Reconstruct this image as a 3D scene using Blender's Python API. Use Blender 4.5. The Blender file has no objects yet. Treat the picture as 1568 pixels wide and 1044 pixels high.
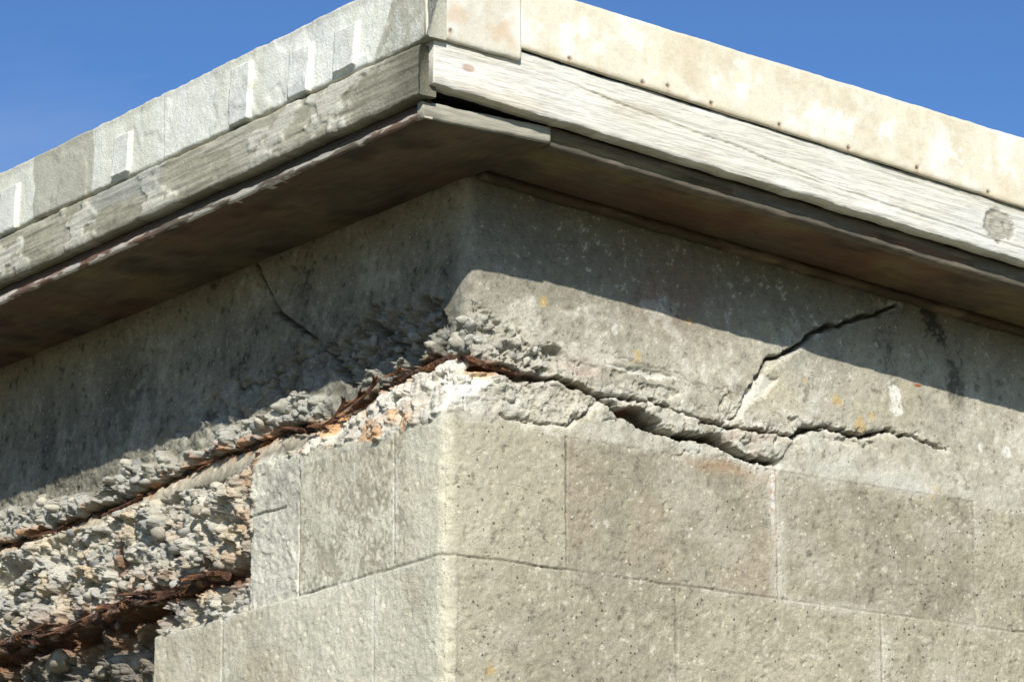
import bpy, math, random
import numpy as np
random.seed(7); rng=np.random.RandomState(11)
sc=bpy.context.scene
# ------------------------------------------------------------------ numpy noise
def hsh(ix,iy,seed):
    ix=ix.astype(np.int64)&0xffffffff; iy=iy.astype(np.int64)&0xffffffff
    h=(ix*374761393+iy*668265263+seed*1442695041)&0xffffffff
    h=((h^(h>>13))*1274126177)&0xffffffff
    h=((h^(h>>16))*2246822519)&0xffffffff
    h=h^(h>>15)
    return (h&0xffffff)/float(0xffffff)
def vn(x,y,seed):
    ix=np.floor(x);iy=np.floor(y);fx=x-ix;fy=y-iy
    fx=fx*fx*(3-2*fx);fy=fy*fy*(3-2*fy)
    a=hsh(ix,iy,seed);b=hsh(ix+1,iy,seed);c=hsh(ix,iy+1,seed);d=hsh(ix+1,iy+1,seed)
    return (a+(b-a)*fx)*(1-fy)+(c+(d-c)*fx)*fy
def fbm(x,y,size,octs=4,seed=0,rough=.5):
    r=0;amp=1;tot=0;f=1./size
    for o in range(octs):
        ca,sa=math.cos(.6*o+.3),math.sin(.6*o+.3)
        r=r+amp*(vn((x*ca-y*sa)*f+17.3*o,(x*sa+y*ca)*f+9.1*o,seed+o*13)*2-1);tot+=amp;amp*=rough;f*=2.03
    return r/tot
def afbm(x,y,size,octs=4,seed=0):      # axis aligned, for streaks / grain
    r=0;amp=1;tot=0;f=1./size
    for o in range(octs):
        r=r+amp*(vn(x*f+17.3*o,y*f+9.1*o,seed+o*13)*2-1);tot+=amp;amp*=.55;f*=2.03
    return r/tot
def worley(x,y,size,seed=0):
    X=x/size;Y=y/size;ix=np.floor(X);iy=np.floor(Y)
    d1=np.full(X.shape,9.);r1=np.zeros(X.shape);dx1=np.zeros(X.shape);dy1=np.zeros(X.shape);r2=np.zeros(X.shape);r3=np.zeros(X.shape)
    for i in (-1,0,1):
        for j in (-1,0,1):
            cx=ix+i;cy=iy+j
            px=cx+hsh(cx,cy,seed+1);py=cy+hsh(cx,cy,seed+2)
            dx=X-px;dy=Y-py;d=np.sqrt(dx*dx+dy*dy)
            n=d<d1
            r1=np.where(n,hsh(cx,cy,seed+3),r1);r2=np.where(n,hsh(cx,cy,seed+4),r2);r3=np.where(n,hsh(cx,cy,seed+5),r3)
            dx1=np.where(n,dx,dx1);dy1=np.where(n,dy,dy1);d1=np.where(n,d,d1)
    return d1,0,r1,r2,r3,dx1,dy1
def ss(a,b,x):
    t=np.clip((x-a)/(b-a),0,1);return t*t*(3-2*t)
def pdist(x,y,poly):
    d=np.full(x.shape,1e9)
    for (x0,y0),(x1,y1) in zip(poly[:-1],poly[1:]):
        vx=x1-x0;vy=y1-y0
        t=np.clip(((x-x0)*vx+(y-y0)*vy)/(vx*vx+vy*vy+1e-12),0,1)
        d=np.minimum(d,np.hypot(x-x0-t*vx,y-y0-t*vy))
    return d
def pin(x,y,poly):
    P=list(poly)+[poly[0]];ins=np.zeros(x.shape,bool)
    for (x0,y0),(x1,y1) in zip(P[:-1],P[1:]):
        if y0==y1: continue
        c=((y0>y)!=(y1>y))&(x<(x1-x0)*(y-y0)/(y1-y0)+x0)
        ins^=c
    d=pdist(x,y,P);return np.where(ins,d,-d)
def mm(l): return [(a/1000.,b/1000.) for a,b in l]
def mix(C,c,m):
    m=np.clip(m,0,1)[...,None];return C*(1-m)+np.array(c)*m
# ------------------------------------------------------------------ materials
def new_mat(name):
    m=bpy.data.materials.new(name);m.use_nodes=True;nt=m.node_tree
    b=nt.nodes['Principled BSDF'];return m,nt,b
def math_n(nt,op,a,b=None,c=None,clamp=False):
    n=nt.nodes.new('ShaderNodeMath');n.operation=op;n.use_clamp=clamp
    for i,v in enumerate((a,b,c)):
        if v is None: continue
        if isinstance(v,(int,float)): n.inputs[i].default_value=v
        else: nt.links.new(v,n.inputs[i])
    return n.outputs[0]
def surf_mat(name,stretch=(1,1,1),fine=350,var=.35,bump=.5,bdist=.002,specks=0.,pits=0.,rough=.9,detail=2):
    m,nt,b=new_mat(name);L=nt.links
    at=nt.nodes.new('ShaderNodeAttribute');at.attribute_name='Col'
    tc=nt.nodes.new('ShaderNodeTexCoord')
    mp=nt.nodes.new('ShaderNodeMapping');mp.inputs['Scale'].default_value=stretch;L.new(tc.outputs['Object'],mp.inputs[0])
    n1=nt.nodes.new('ShaderNodeTexNoise');n1.inputs['Scale'].default_value=fine;n1.inputs['Detail'].default_value=detail;n1.inputs['Roughness'].default_value=.75;L.new(mp.outputs[0],n1.inputs['Vector'])
    n2=nt.nodes.new('ShaderNodeTexNoise');n2.inputs['Scale'].default_value=fine/6.;n2.inputs['Detail'].default_value=detail;n2.inputs['Roughness'].default_value=.75;L.new(mp.outputs[0],n2.inputs['Vector'])
    f=math_n(nt,'ADD',math_n(nt,'MULTIPLY',math_n(nt,'SUBTRACT',n1.outputs[0],.5),var*3.2),math_n(nt,'MULTIPLY',math_n(nt,'SUBTRACT',n2.outputs[0],.5),var*1.4))
    f=math_n(nt,'ADD',f,1.0)
    hgt=math_n(nt,'ADD',n1.outputs[0],math_n(nt,'MULTIPLY',n2.outputs[0],1.2))
    al=at.outputs['Alpha']
    if pits>0:
        v=nt.nodes.new('ShaderNodeTexVoronoi');v.inputs['Scale'].default_value=115;L.new(tc.outputs['Object'],v.inputs['Vector'])
        sp=nt.nodes.new('ShaderNodeSeparateColor');L.new(v.outputs['Color'],sp.inputs[0])
        dd=math_n(nt,'ADD',v.outputs['Distance'],math_n(nt,'MULTIPLY',math_n(nt,'SUBTRACT',n1.outputs[0],.5),.35))
        rad=math_n(nt,'MULTIPLY',math_n(nt,'GREATER_THAN',sp.outputs[0],1-pits),math_n(nt,'MULTIPLY_ADD',sp.outputs[1],.20,.08))
        k=math_n(nt,'MULTIPLY',math_n(nt,'MULTIPLY',math_n(nt,'SUBTRACT',rad,dd),12,clamp=True),al)
        f=math_n(nt,'MULTIPLY',f,math_n(nt,'MULTIPLY_ADD',k,-.72,1.0))
        rad2=math_n(nt,'MULTIPLY',math_n(nt,'LESS_THAN',sp.outputs[0],specks),math_n(nt,'MULTIPLY_ADD',sp.outputs[2],.22,.07))
        k2=math_n(nt,'MULTIPLY',math_n(nt,'MULTIPLY',math_n(nt,'SUBTRACT',rad2,dd),12,clamp=True),al)
    mul=nt.nodes.new('ShaderNodeVectorMath');mul.operation='SCALE';L.new(at.outputs['Color'],mul.inputs[0]);L.new(f,mul.inputs['Scale'])
    col=mul.outputs[0]
    if pits>0:
        mx=nt.nodes.new('ShaderNodeMix');mx.data_type='RGBA';L.new(math_n(nt,'MULTIPLY',k2,.75),mx.inputs[0]);L.new(col,mx.inputs[6]);mx.inputs[7].default_value=(.72,.69,.59,1)
        col=mx.outputs[2]
    L.new(col,b.inputs['Base Color'])
    b.inputs['Roughness'].default_value=rough
    b.inputs['Specular IOR Level'].default_value=.2
    bp=nt.nodes.new('ShaderNodeBump');bp.inputs['Strength'].default_value=bump;bp.inputs['Distance'].default_value=bdist;L.new(hgt,bp.inputs['Height']);L.new(bp.outputs[0],b.inputs['Normal'])
    return m
M_conc=surf_mat('weathered_concrete',fine=430,var=.34,bump=.75,bdist=.0018,specks=.24,pits=.32,rough=.95)
M_peb=surf_mat('river_pebble',fine=300,var=.32,bump=.4,bdist=.001,rough=.8)
M_rust=surf_mat('rusted_steel',fine=260,var=.8,bump=1.,bdist=.003,rough=.95)
M_paint=surf_mat('weathered_painted_panel',fine=350,var=.13,bump=.4,bdist=.001,rough=.8)
M_woodx=surf_mat('weathered_timber_x',stretch=(.05,1,1),fine=520,var=.34,bump=.7,bdist=.0013,rough=.85)
M_woody=surf_mat('weathered_timber_y',stretch=(1,.05,1),fine=520,var=.34,bump=.7,bdist=.0013,rough=.85)
M_render=surf_mat('patched_render',fine=330,var=.24,bump=.6,bdist=.0018,rough=.92)
# ------------------------------------------------------------------ mesh helpers
def mesh_obj(name,V,Fc,col,mat,parent=None,smooth=True,extra=None,alpha=None):
    me=bpy.data.meshes.new(name)
    V=np.asarray(V,dtype=np.float32);Fc=np.asarray(Fc,dtype=np.int32)
    nf=len(Fc);k=Fc.shape[1]
    me.vertices.add(len(V));me.vertices.foreach_set('co',V.ravel())
    tot=nf*k
    idx=Fc.ravel()
    starts=np.arange(nf)*k;tots=np.full(nf,k)
    if extra:
        idx=np.concatenate([idx]+[np.array(e,dtype=np.int32) for e in extra])
        p=tot;es=[];et=[]
        for e in extra: es.append(p);et.append(len(e));p+=len(e)
        starts=np.concatenate([starts,es]);tots=np.concatenate([tots,et])
    me.loops.add(len(idx));me.loops.foreach_set('vertex_index',idx)
    me.polygons.add(len(starts));me.polygons.foreach_set('loop_start',starts.astype(np.int32));me.polygons.foreach_set('loop_total',tots.astype(np.int32))
    me.polygons.foreach_set('use_smooth',np.full(len(starts),smooth))
    me.update(calc_edges=True);me.validate()
    a=me.attributes.new('Col','FLOAT_COLOR','POINT')
    c4=np.ones((len(V),4),dtype=np.float32);c4[:,:3]=np.clip(col,0.005,.9)
    if alpha is not None: c4[:,3]=alpha
    a.data.foreach_set('color',c4.ravel())
    me.materials.append(mat)
    ob=bpy.data.objects.new(name,me);sc.collection.objects.link(ob)
    if parent: ob.parent=parent
    return ob
def grid_faces(nr,nc,flip=False):
    i=np.arange(nr-1)[:,None]*nc+np.arange(nc-1)[None,:]
    i=i.ravel()
    f=np.stack([i,i+1,i+nc+1,i+nc],1)
    return f[:,::-1] if flip else f
bld=bpy.data.objects.new('concrete_building',None);sc.collection.objects.link(bld)
# ------------------------------------------------------------------ surveyed features (metres on the walls)
C1up=mm([(-40,3032),(48,3026),(94,3023),(152,3028),(211,3017),(252,3013),(300,3015),(354,3013),(403,3001),(446,2995),(501,2997),(545,2998),(596,2999),(615,3010),(666,3022),(731,3017),(783,3032),(836,3031),(902,3017)])
C1lo=mm([(234,3013),(264,2994),(300,2997),(318,2982),(354,2970),(402,2973),(445,2972),(482,2957),(532,2953),(560,2950)])
C1ll=mm([(60,2962),(71,2957),(128,2955),(175,2961),(205,2980),(234,3010)])
C2=mm([(809,3239),(762,3214),(696,3190),(644,3172),(611,3147),(573,3121),(547,3112),(534,3085),(515,3067),(502,3045),(483,3012),(474,2999)])
wedge=mm([(234,3013),(300,3015),(354,3013),(403,3001),(446,2995),(545,2998),(600,2999),(575,2965),(560,2950),(532,2953),(482,2957),(445,2972),(354,2970),(318,2982),(300,2997),(264,2994)])
fac1=mm([(534,3088),(566,3084),(540,3050),(500,3036),(505,3052)])
fac2=mm([(246,3059),(312,3068),(385,3059),(330,3052)])
SR=mm([(-60,3128),(-4,3123),(22,3108),(50,3098),(95,3080),(152,3076),(182,3062),(150,3042),(105,3028),(59,3022),(-21,3030),(-60,3030)])
wht=mm([(-45,3020),(-20,3026),(59,3018),(19,2988),(-32,2962),(-48,2965)])
rub=mm([(-45,3020),(60,3018),(240,3005),(205,2980),(150,2965),(60,2958),(-45,2958)])
Lcr=mm([(600,3320),(572,3287),(513,3211),(418,3155),(353,3100),(334,3071),(298,3054)])
Lsp=mm([(365,3105),(350,3125),(300,3128),(270,3160),(237,3166),(190,3140),(115,3150),(60,3115),(60,3060),(150,3045),(307,3050)])
gY=np.array([-.1,.047,.131,.2,.306,.378,.452,.564,.661,.780,.922,1.136,1.406,2.2,2.6]);gZ=np.array([3.04,3.043,3.046,3.035,3.011,3.004,3.018,3.014,3.016,3.006,2.994,2.988,2.989,2.99,2.99])
eY=np.array([0,.09,.132,.236,.397,.45,.509,.56,.604,.682,.80,.862,.967,1.029,1.2,1.41]);eZ=np.array([3.12,3.09,3.055,3.05,3.060,3.082,3.078,3.045,3.055,3.040,3.03,3.048,3.060,3.025,3.04,3.05])
Klow=mm([(1420,2800),(1320,2803),(1141,2804),(907,2807),(686,2814),(551,2813)])
Kstr=mm([(537,2993),(545,2944),(515,2888),(542,2831),(551,2813)])
Kst2=mm([(936,2981),(953,2899),(939,2827)])
# ------------------------------------------------------------------ wall: one sheet round the corner
def spaced(a,b,d): return np.linspace(a,b,max(2,int(round(abs(b-a)/d))+1))
sL=np.concatenate([spaced(-5,-2.2,.2)[:-1],spaced(-2.2,-1.52,.02)[:-1],spaced(-1.52,0,.0022)])
sR=np.concatenate([spaced(0,1.16,.0017)[1:],spaced(1.16,2.,.02)[1:],spaced(2.,4,.2)[1:]])
S1=np.concatenate([sL,sR])
Z1=np.concatenate([spaced(0,2.2,.1)[:-1],spaced(2.2,2.55,.01)[:-1],spaced(2.55,3.325,.0015),np.array([3.34,3.38])])
S,Z=np.meshgrid(S1,Z1);nr,nc=S.shape
Y=-S
inY=ss(2.5,2.2,Y)*ss(2.35,2.5,Z)
def zg(Yv): return np.interp(Yv,gY,gZ)
nz=fbm(S,Z,.05,3,5)
def facets(x,y,size,seed,tilt=1.):
    wx=x+size*.3*fbm(x,y,size*.6,2,seed+50);wy=y+size*.3*fbm(x,y,size*.6,2,seed+60)
    d1,d2,a,b,c,dx,dy=worley(wx,wy,size,seed)
    return (a-.5)+tilt*((b-.5)*dx+(c-.5)*dy)*1.4
fA=facets(S,Z,.018,900);fB=facets(S,Z,.009,910)
edgeB=np.where(Z>2.746,.393,.812)
edgeB=np.where(Z<2.549,9,edgeB)
zgap=zg(Y)+.007*fbm(S,Z*0,.05,4,8,.65)+.004*fA
ztop=np.interp(Y,[0,.13,.25,.4,.54,.6,3],[2.948,2.944,2.953,2.962,2.972,2.962,2.962])+.006*fbm(S,Z,.03,3,9)+.006*fA
ml=np.clip((zgap-Z)/(zgap-ztop),0,1)**.8
lat=np.where(Y<edgeB,1.,np.where(Y<.54,.80,.55))
ml=ml*lat
mc=np.clip((3.035+.004*fbm(S*0,Z,.02,3,3)-Z)/(.085),0,1)**.8
OFF=.04
x0=-OFF*mc
X=np.where(S<.1,x0+S*(.1-x0)/.1,S)
q=np.where(S<0,S,X)
base=.0026*fbm(q,Z,.2,4,21)+.0011*fbm(q,Z,.03,4,22)+.0007*fbm(q,Z,.007,2,23)
def pebcaps(x,y,size,seed,frac=.8):
    wx=x+size*.15*fbm(x,y,size,2,seed+7);wy=(y+size*.15*fbm(x,y,size,2,seed+8))*1.2
    d1,d2,a,b,c,dx,dy=worley(wx,wy,size,seed)
    r=.28+.3*b
    cap=np.sqrt(np.clip(r*r-d1*d1,0,None))/.5
    return np.where(a<frac,cap,0),np.where((a<frac)&(d1<r),1.,0.),c
rough=.010*facets(q,Z,.045,100)+.006*facets(q,Z,.019,110)+.003*fB+.007*fbm(q,Z,.02,5,120,.7)
pc1,pm1,pr1=pebcaps(q,Z,.027,200,.6);pc2,pm2,pr2=pebcaps(q,Z,.015,210,.55)
pebh=np.maximum(pc1*.011,pc2*.006);pebm=np.maximum(pm1,pm2*.8);pebr=np.where(pm1>0,pr1,pr2)
cav=ss(.0,-.010,rough)                     # hollows of the broken faces hold dirt
wob=.006*fbm(q,Z,.035,5,31,.65)+.0035*fA;wob2=.006*fbm(q,Z,.035,5,32,.65)+.0045*fA+.0025*fB
Xw=X+wob;Zw=Z+wob2
# =================== RIGHT height & colour
hR=base.copy()
d_up=pdist(Xw,Zw,C1up);d_lo=pdist(Xw,Zw,C1lo);d_ll=pdist(Xw,Zw,C1ll);d_2=pdist(Xw,Zw,C2)
iw=pin(Xw,Zw,wedge);mw=ss(-.002,.003,iw)
zup=np.interp(X,[p[0] for p in C1up],[p[1] for p in C1up])
above=ss(-.001,.002,Zw-zup)*ss(.95,.8,X)
near=np.exp(-np.abs(Z-zup)/.05)*ss(.9,.6,X)
hR+=above*near*.004
hR+=mw*(.006+.006*facets(q,Z,.04,300)+.002*fA)
mrub=ss(-.006,.008,pin(Xw,Zw,rub))
hR+=mrub*(rough*.75-.001)
dmain=np.minimum(d_up,d_lo)
nearC=ss(.032,.006,dmain+.016*fbm(q,Z,.03,3,44))*ss(.85,.5,X)
hR+=nearC*(rough*.5-.0015)
chip=ss(.010,.003,np.minimum(np.minimum(dmain,d_2),d_ll)+.008*(fA+.3))
hR-=chip*.003
wv=.6+.9*(fbm(X,Z,.03,3,41)+.3)
def crack(d,w,depth): return -depth*ss(w*1.3,w*.35,d)
w_up=np.interp(X,[-.04,.1,.2,.25,.35,.5,.6,.75,.9],[.009,.008,.004,.0042,.0034,.0032,.0033,.0031,.0016])*np.clip(wv,.35,1.7)
hR+=crack(d_up,w_up,.026)
w_lo=np.interp(X,[.22,.27,.31,.36,.45,.5,.56],[.004,.008,.012,.0055,.0068,.006,.0036])*np.clip(wv,.55,1.6)
hR+=crack(d_lo,w_lo,.042)
hR+=crack(d_ll,.0022*np.clip(wv,.2,1.7),.008)
w2=np.interp(X,[.47,.53,.56,.7,.81],[.001,.0022,.0034,.0046,.003])*np.clip(wv,.4,1.6)
hR+=crack(d_2,w2,.022)
hR+=.004*np.exp(-d_2/.02)*ss(.0,.01,(X-np.interp(Z,[2.999,3.085,3.121,3.19,3.239],[.474,.534,.573,.696,.809])))
m1=ss(-.003,.003,pin(Xw,Zw,fac1));hR-=m1*.007*(1+.6*fbm(q,Z,.03,3,66));m2=ss(-.002,.004,pin(Xw,Zw,fac2));hR-=m2*.0045*(1+fA)
hair=pdist(Xw,Zw,mm([(440,3046),(470,3060),(478,3040),(470,3010)]));hair=np.minimum(hair,pdist(Xw,Zw,mm([(902,3017),(930,2985),(945,2960)])))
hair=np.minimum(hair,pdist(Xw,Zw,mm([(200,3068),(240,3080),(330,3070),(390,3064),(440,3046)])))
hR-=.0015*ss(.0022,.0005,hair)*ss(-.2,.2,fbm(q,Z,.05,2,45))
for (cx,cz,rx,rz) in [(.205,3.045,.05,.012),(.33,3.035,.05,.008),(.60,3.02,.03,.008),(.47,3.02,.02,.02),(.70,3.005,.05,.008)]:
    e=np.hypot((X-cx)/rx,(Z-cz)/rz)+1.2*fbm(q,Z,.025,3,47)+.4*fA;hR-=.005*ss(1.,.7,e)*(1+.8*fA)
mSR=ss(-.006,.010,pin(Xw,Zw,SR)+.02*fA+.012*nz)
hR+=mSR*(-.013+rough*1.7+pebh*.65)
row=np.floor((2.943-Z)/.197)
xs=np.where(row%2==0,X-.172,X+.02)
vj=np.abs((xs+.195)%.39-.195)+np.where(X<.06,1.,0.)
wz=.0018*fbm(X,Z,.04,4,71)
dz=np.abs((2.943-Z+wz+.0985)%.197-.0985)
blk=ss(2.950,2.938,Z+.002*nz)
jd=np.minimum(np.where(Z<2.93,dz,9),np.where(Z<2.943,vj+wz,9))
jn=.35+1.2*fbm(X,Z,.10,4,73)
jm=np.clip(jn+.45,0.15,1)
hR-=blk*.0024*ss(.0026,.0007,jd)*jm
bid=hsh(np.floor((xs+0)/.39),row,5)
hR+=blk*(bid-.5)*.002
d1,_,a,b,_,_,_=worley(q+.003*fbm(q,Z,.006,2,402),Z+.003*fbm(q,Z,.006,2,403),.016,400);pit=ss(.28,.12,d1/(.3+b))*(a>.72)
hR-=blk*pit*.0018
hR+=blk*.0007*fbm(q,Z,.006,3,404,.7)
hR-=.0016*ss(3.129,3.133,Z+wob*.4)*ss(.02,.15,X)*ss(.60,.45,X)
# colour R
n1=fbm(q,Z,.25,5,81,.6);n2=fbm(q,Z,.06,5,82,.65);n3=fbm(q,Z,.012,4,83,.7)
beam=np.array([.47,.435,.335])
CR=np.ones(X.shape+(3,))*beam
CR*= (1+.28*n1+.30*n2+.36*n3)[...,None]
CR=mix(CR,(.27,.255,.21),ss(.0,.5,n1+.5*n2)*.45)
CR=mix(CR,(.54,.46,.31),ss(.1,.5,fbm(q,Z,.18,4,85))*.35)
CR=mix(CR,(.10,.092,.072),ss(3.07,3.25,Z+.03*n2)*.72)  # grime plus eave shade painted into the colour, darker towards the soffit
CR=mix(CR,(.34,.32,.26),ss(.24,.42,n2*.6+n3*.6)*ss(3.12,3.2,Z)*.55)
CR=mix(CR,(.03,.03,.026),ss(.0,.4,afbm(q*3,Z,.12,4,87)+.6*n3+.2*n2)*np.exp(-((X-.87)/.13)**2)*ss(3.02,3.13,Z)*.85)
CR=mix(CR,(.22,.13,.09),ss(.1,.5,fbm(q,Z,.12,3,89)+.3)*np.exp(-((X-.36)/.14)**2-((Z-3.19)/.06)**2)*.55)
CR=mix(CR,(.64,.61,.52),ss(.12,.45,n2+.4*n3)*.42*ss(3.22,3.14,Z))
CR=mix(CR,(.62,.59,.50),np.exp(-((Z-3.127+.006*n2)/.005)**2)*ss(.1,.2,X)*ss(.56,.48,X)*ss(-.2,.3,n2)*.5)
CR=mix(CR,(.68,.65,.57),ss(.42,.5,n3+.25*n2)*.5)
CR=mix(CR,(.15,.135,.105),ss(.40,.50,-n3+.2*n2)*.55)
blkc=np.array([.385,.345,.25])
CB=np.ones(X.shape+(3,))*blkc;CB*=(1+.16*n1+.18*n2+.28*n3+.18*(bid-.5))[...,None]
red=(X>.172)&(X<.561)&(row==0);CB=mix(CB,(.37,.28,.195),red*.4*ss(-.5,.3,n1+n2))
CB=mix(CB,(.51,.475,.375),ss(.0,.5,fbm(q,Z,.12,5,91,.65))*.45)
CB=mix(CB,(.26,.225,.155),ss(.1,.5,fbm(q,Z,.09,5,93,.65))*.35)
smear=ss(.026,.004,np.minimum(vj+.012*n3,dz+.008+.01*n3))*ss(-.15,.35,fbm(q,Z,.08,4,92))
CB=mix(CB,(.60,.565,.46),smear*.65)
CB=mix(CB,(.14,.12,.09),ss(.0020,.0007,jd)*jm*.6)
CB=mix(CB,(.54,.49,.36),ss(.14,-.02,X+.06*n2)*.45)
CB=mix(CB,(.68,.64,.54),ss(.42,.48,n3)*.5)
CB=mix(CB,(.13,.11,.08),ss(.42,.50,-n3)*.5)
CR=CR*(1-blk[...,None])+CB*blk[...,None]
CR=mix(CR,(.57,.545,.46),np.exp(-((Z-2.957+.006*n2)/.016)**2)*ss(.1,.25,X)*np.clip(.45+.8*n2,0,1))
frs=np.clip(np.maximum(mrub,nearC)+mw*.8,0,1)
CR=mix(CR,(.59,.56,.48),frs*np.clip(.5+.8*n2+.5*n3,0,1));CR=mix(CR,(.42,.31,.22),mw*ss(.1,.5,n2)*.5)
CR=mix(CR,(.24,.20,.15),frs*cav*.4)
CR=mix(CR,(.70,.67,.58),chip*.55)
CR=mix(CR,(.42,.28,.24),np.exp(-((X-.19)/.06)**2-((Z-3.03)/.03)**2)*ss(-.1,.4,n2)*.6)
CR=mix(CR,(.70,.67,.58),np.maximum(m1,m2)*.75)
CR=mix(CR,(.40,.375,.31),mSR*np.clip(.7+.6*n2,0,1));CR=mix(CR,(.48,.46,.40),mSR*pebm*.5);CR=mix(CR,(.13,.11,.08),mSR*cav*.7)
mwht=ss(-.004,.005,pin(Xw,Zw,wht));CR=mix(CR,(.84,.81,.72),mwht*np.clip(.85+.6*n2,0,1))
CR=mix(CR,(.72,.42,.13),mwht*ss(.1,.5,fbm(q,Z,.03,3,95))*ss(3.0,3.02,Z)*.8)
crk=np.maximum.reduce([ss(w_up*1.2,w_up*.6,d_up),ss(w_lo*1.2,w_lo*.6,d_lo),ss(.0025,.001,d_ll)*.5,ss(w2*1.2,w2*.5,d_2),ss(.0018,.0006,hair)*.45*ss(-.2,.2,fbm(q,Z,.05,2,45))])
CR=mix(CR,(.06,.045,.033),crk*.9)
rst=np.exp(-(d_up/.012)**2)*ss(.14,.02,X);CR=mix(CR,(.24,.10,.04),rst*ss(-.2,.3,n3+n2))
CR=mix(CR,(.30,.12,.05),np.exp(-((X-.29)/.015)**2-((Z-3.0)/.004)**2)*.6)
for (lx,lz,r) in [(.301,3.082,.011),(.680,3.067,.012),(.873,2.956,.01),(.129,3.140,.010),(.725,3.034,.010),(.043,2.588,.012),(.62,3.09,.006),(.75,3.05,.005),(.40,3.15,.006),(.87,2.94,.007)]:
    d=np.hypot(X-lx,Z-lz)+.010*n3+.008*n2;CR=mix(CR,(.60,.40,.13),ss(r,r*.2,d)*.6)
dab=np.maximum(ss(0,.004,pin(Xw,Zw,mm([(785,3108),(810,3104),(815,3060),(800,3052),(786,3060)]))),ss(.013,.008,np.hypot(X-1.024,Z-3.032)+.4*wob))
dab=np.maximum(dab,ss(.009,.004,np.hypot((X-.972)*1.3,(Z-3.032)*.7)+.4*wob));dab=np.maximum(dab,ss(.007,.003,np.hypot((X-.26),(Z-3.116)*.6)+.4*wob))
CR=mix(CR,(.82,.79,.70),dab*np.clip(.75+n3,0,1))
CR=mix(CR,(.35,.08,.03),ss(.006,.002,np.hypot((X-.845)*.6,(Z-3.113)*1.5)))
jr=np.exp(-((X-.555)/.006)**2)*ss(2.82,2.90,Z+.02*n2)*ss(2.95,2.935,Z);CR=mix(CR,(.72,.68,.60),jr*.9);CR=mix(CR,(.45,.20,.06),jr*ss(0,.4,n2+n3)*.8)
CR=mix(CR,(.44,.22,.09),np.exp(-((X-.46)/.07)**2-((Z-2.935+.01*n2)/.010)**2)*.4)
# =================== LEFT height & colour
yw=Y+wob
hL=base.copy()+ss(3.02,3.06,Z)*.0014*fbm(q,Z,.015,4,24,.7)
bm=ss(-.002,.002,Z-zgap)
hole=ss(.0,.01,yw-edgeB-.0)*ss(0,.006,ztop-Z+.01)*inY
sm=(ss(.385,.392,Y)*ss(.552,.535,yw+.012*fA+.015*nz))*(Z>2.746)*ss(2.978,2.962,Z+wob+.02*nz)
pf=np.clip(hole-sm,0,1)*(Z<zgap)
ledge=np.interp(Y,eY,eZ)+.020*fbm(q,Z,.05,4,130)+.012*fA
lip=ss(0,.012,ledge-Z)*bm*ss(.30,.42,Y)*inY
hL+=lip*(.012+rough*1.4+pebh*.8)
hL+=ss(.09,.0,Z-ledge)*bm*ss(.45,.55,Y)*inY*(rough*.45+pebh*.1)
mLs=ss(-.004,.008,pin(yw,Zw,Lsp)+.014*fA+.01*nz);hL+=mLs*(-.022+rough*2.4+pebh*.6)
hL+=ss(.0,.03,ledge-Z)*bm*ss(.3,.1,Y)*(-.008+rough*.9)
dcr=pdist(yw,Zw,Lcr);hL+=crack(dcr,.0036*np.clip(wv,.4,1.8),.02);hL+=.005*np.exp(-dcr/.05)*ss(0,.01,np.interp(Z,[3.05,3.1,3.155,3.211,3.287],[.298,.353,.418,.513,.572])-Y)
dl2=pdist(yw,Zw,mm([(353,3130),(470,3128),(560,3110),(640,3120)]));hL+=crack(dl2,.0018*np.clip(wv,.1,1.8),.008)
e=np.hypot((Y-.45)/.11,(Z-3.112)/.04)+1.1*fbm(q,Z,.06,4,133)+.3*fA;mflk=ss(1.,.8,e);hL+=mflk*(-.008+rough*1.1+pebh*.2)
e=np.hypot((Y-.68)/.12,(Z-3.095)/.028)+1.1*fbm(q,Z,.06,4,137)+.3*fA;mf2=ss(1.,.8,e);hL+=mf2*(-.005+rough*.8+pebh*.1)
lg=(Z<zgap)*ss(-.003,.004,Z-ztop)*ss(.42,.38,Y);hL+=lg*rough*1.0
up=ss(2.79,2.83,Z+.01*nz)
hL+=pf*up*(rough*2.2+pebh*1.0-.006+.016*fbm(q,Z,.12,3,140))
hole2=pf*(1-up)*ss(2.2,1.9,Y)
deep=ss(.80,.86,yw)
big=.03*facets(q,Z,.085,145)
hL+=hole2*((rough*2.2+pebh*.6)+deep*(-.045+.02*fbm(q,Z,.08,3,141)+big))
hL+=pf*up*(-.03)*np.exp(-((Z-2.93)/.02)**2)*ss(1.05,1.2,Y)
hL+=sm*(rough*.22)
hL-=sm*.003*ss(.003,.001,np.abs(Z-2.891-.003*nz))*(Y>.44)
eg=ss(.0075,.003,np.abs(Y-.396-.002*nz))*(Z>2.746)*ss(2.905,2.89,Z);hL-=eg*.03
eg1=ss(.004,.0015,np.abs(Y-.394-.002*nz))*(Z>2.746)*(Z<2.962);hL-=eg1*.012
eg2=ss(.006,.002,np.abs(Y-.815-.003*nz))*(Z<2.746)*(Z>2.55);hL-=eg2*.02
gw=np.interp(Y,[0,.1,.2,.3,.4,.55,.7,1.,1.4],[.006,.010,.012,.012,.008,.007,.007,.008,.008])*np.clip(.8+1.1*fbm(q,Z*0,.05,3,150),.3,1.8)
dg=np.abs(Z-zgap);gp=ss(gw*1.3,gw*.5,dg)*inY;hL-=gp*.05*ss(0,.03,Y)
gl=pdist(yw,Zw,Klow);gpl=ss(.024,.010,gl)*pf;hL-=gpl*.016
LB=ss(.004,-.002,yw-edgeB)*ss(.002,-.004,Z-ztop)
vJ0=np.minimum(np.abs(Y-.130-.002*nz),9);vJ1=np.minimum(np.abs(Y-.181),np.abs(Y-.606))
rowL=np.floor((2.943-Z)/.197)
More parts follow.
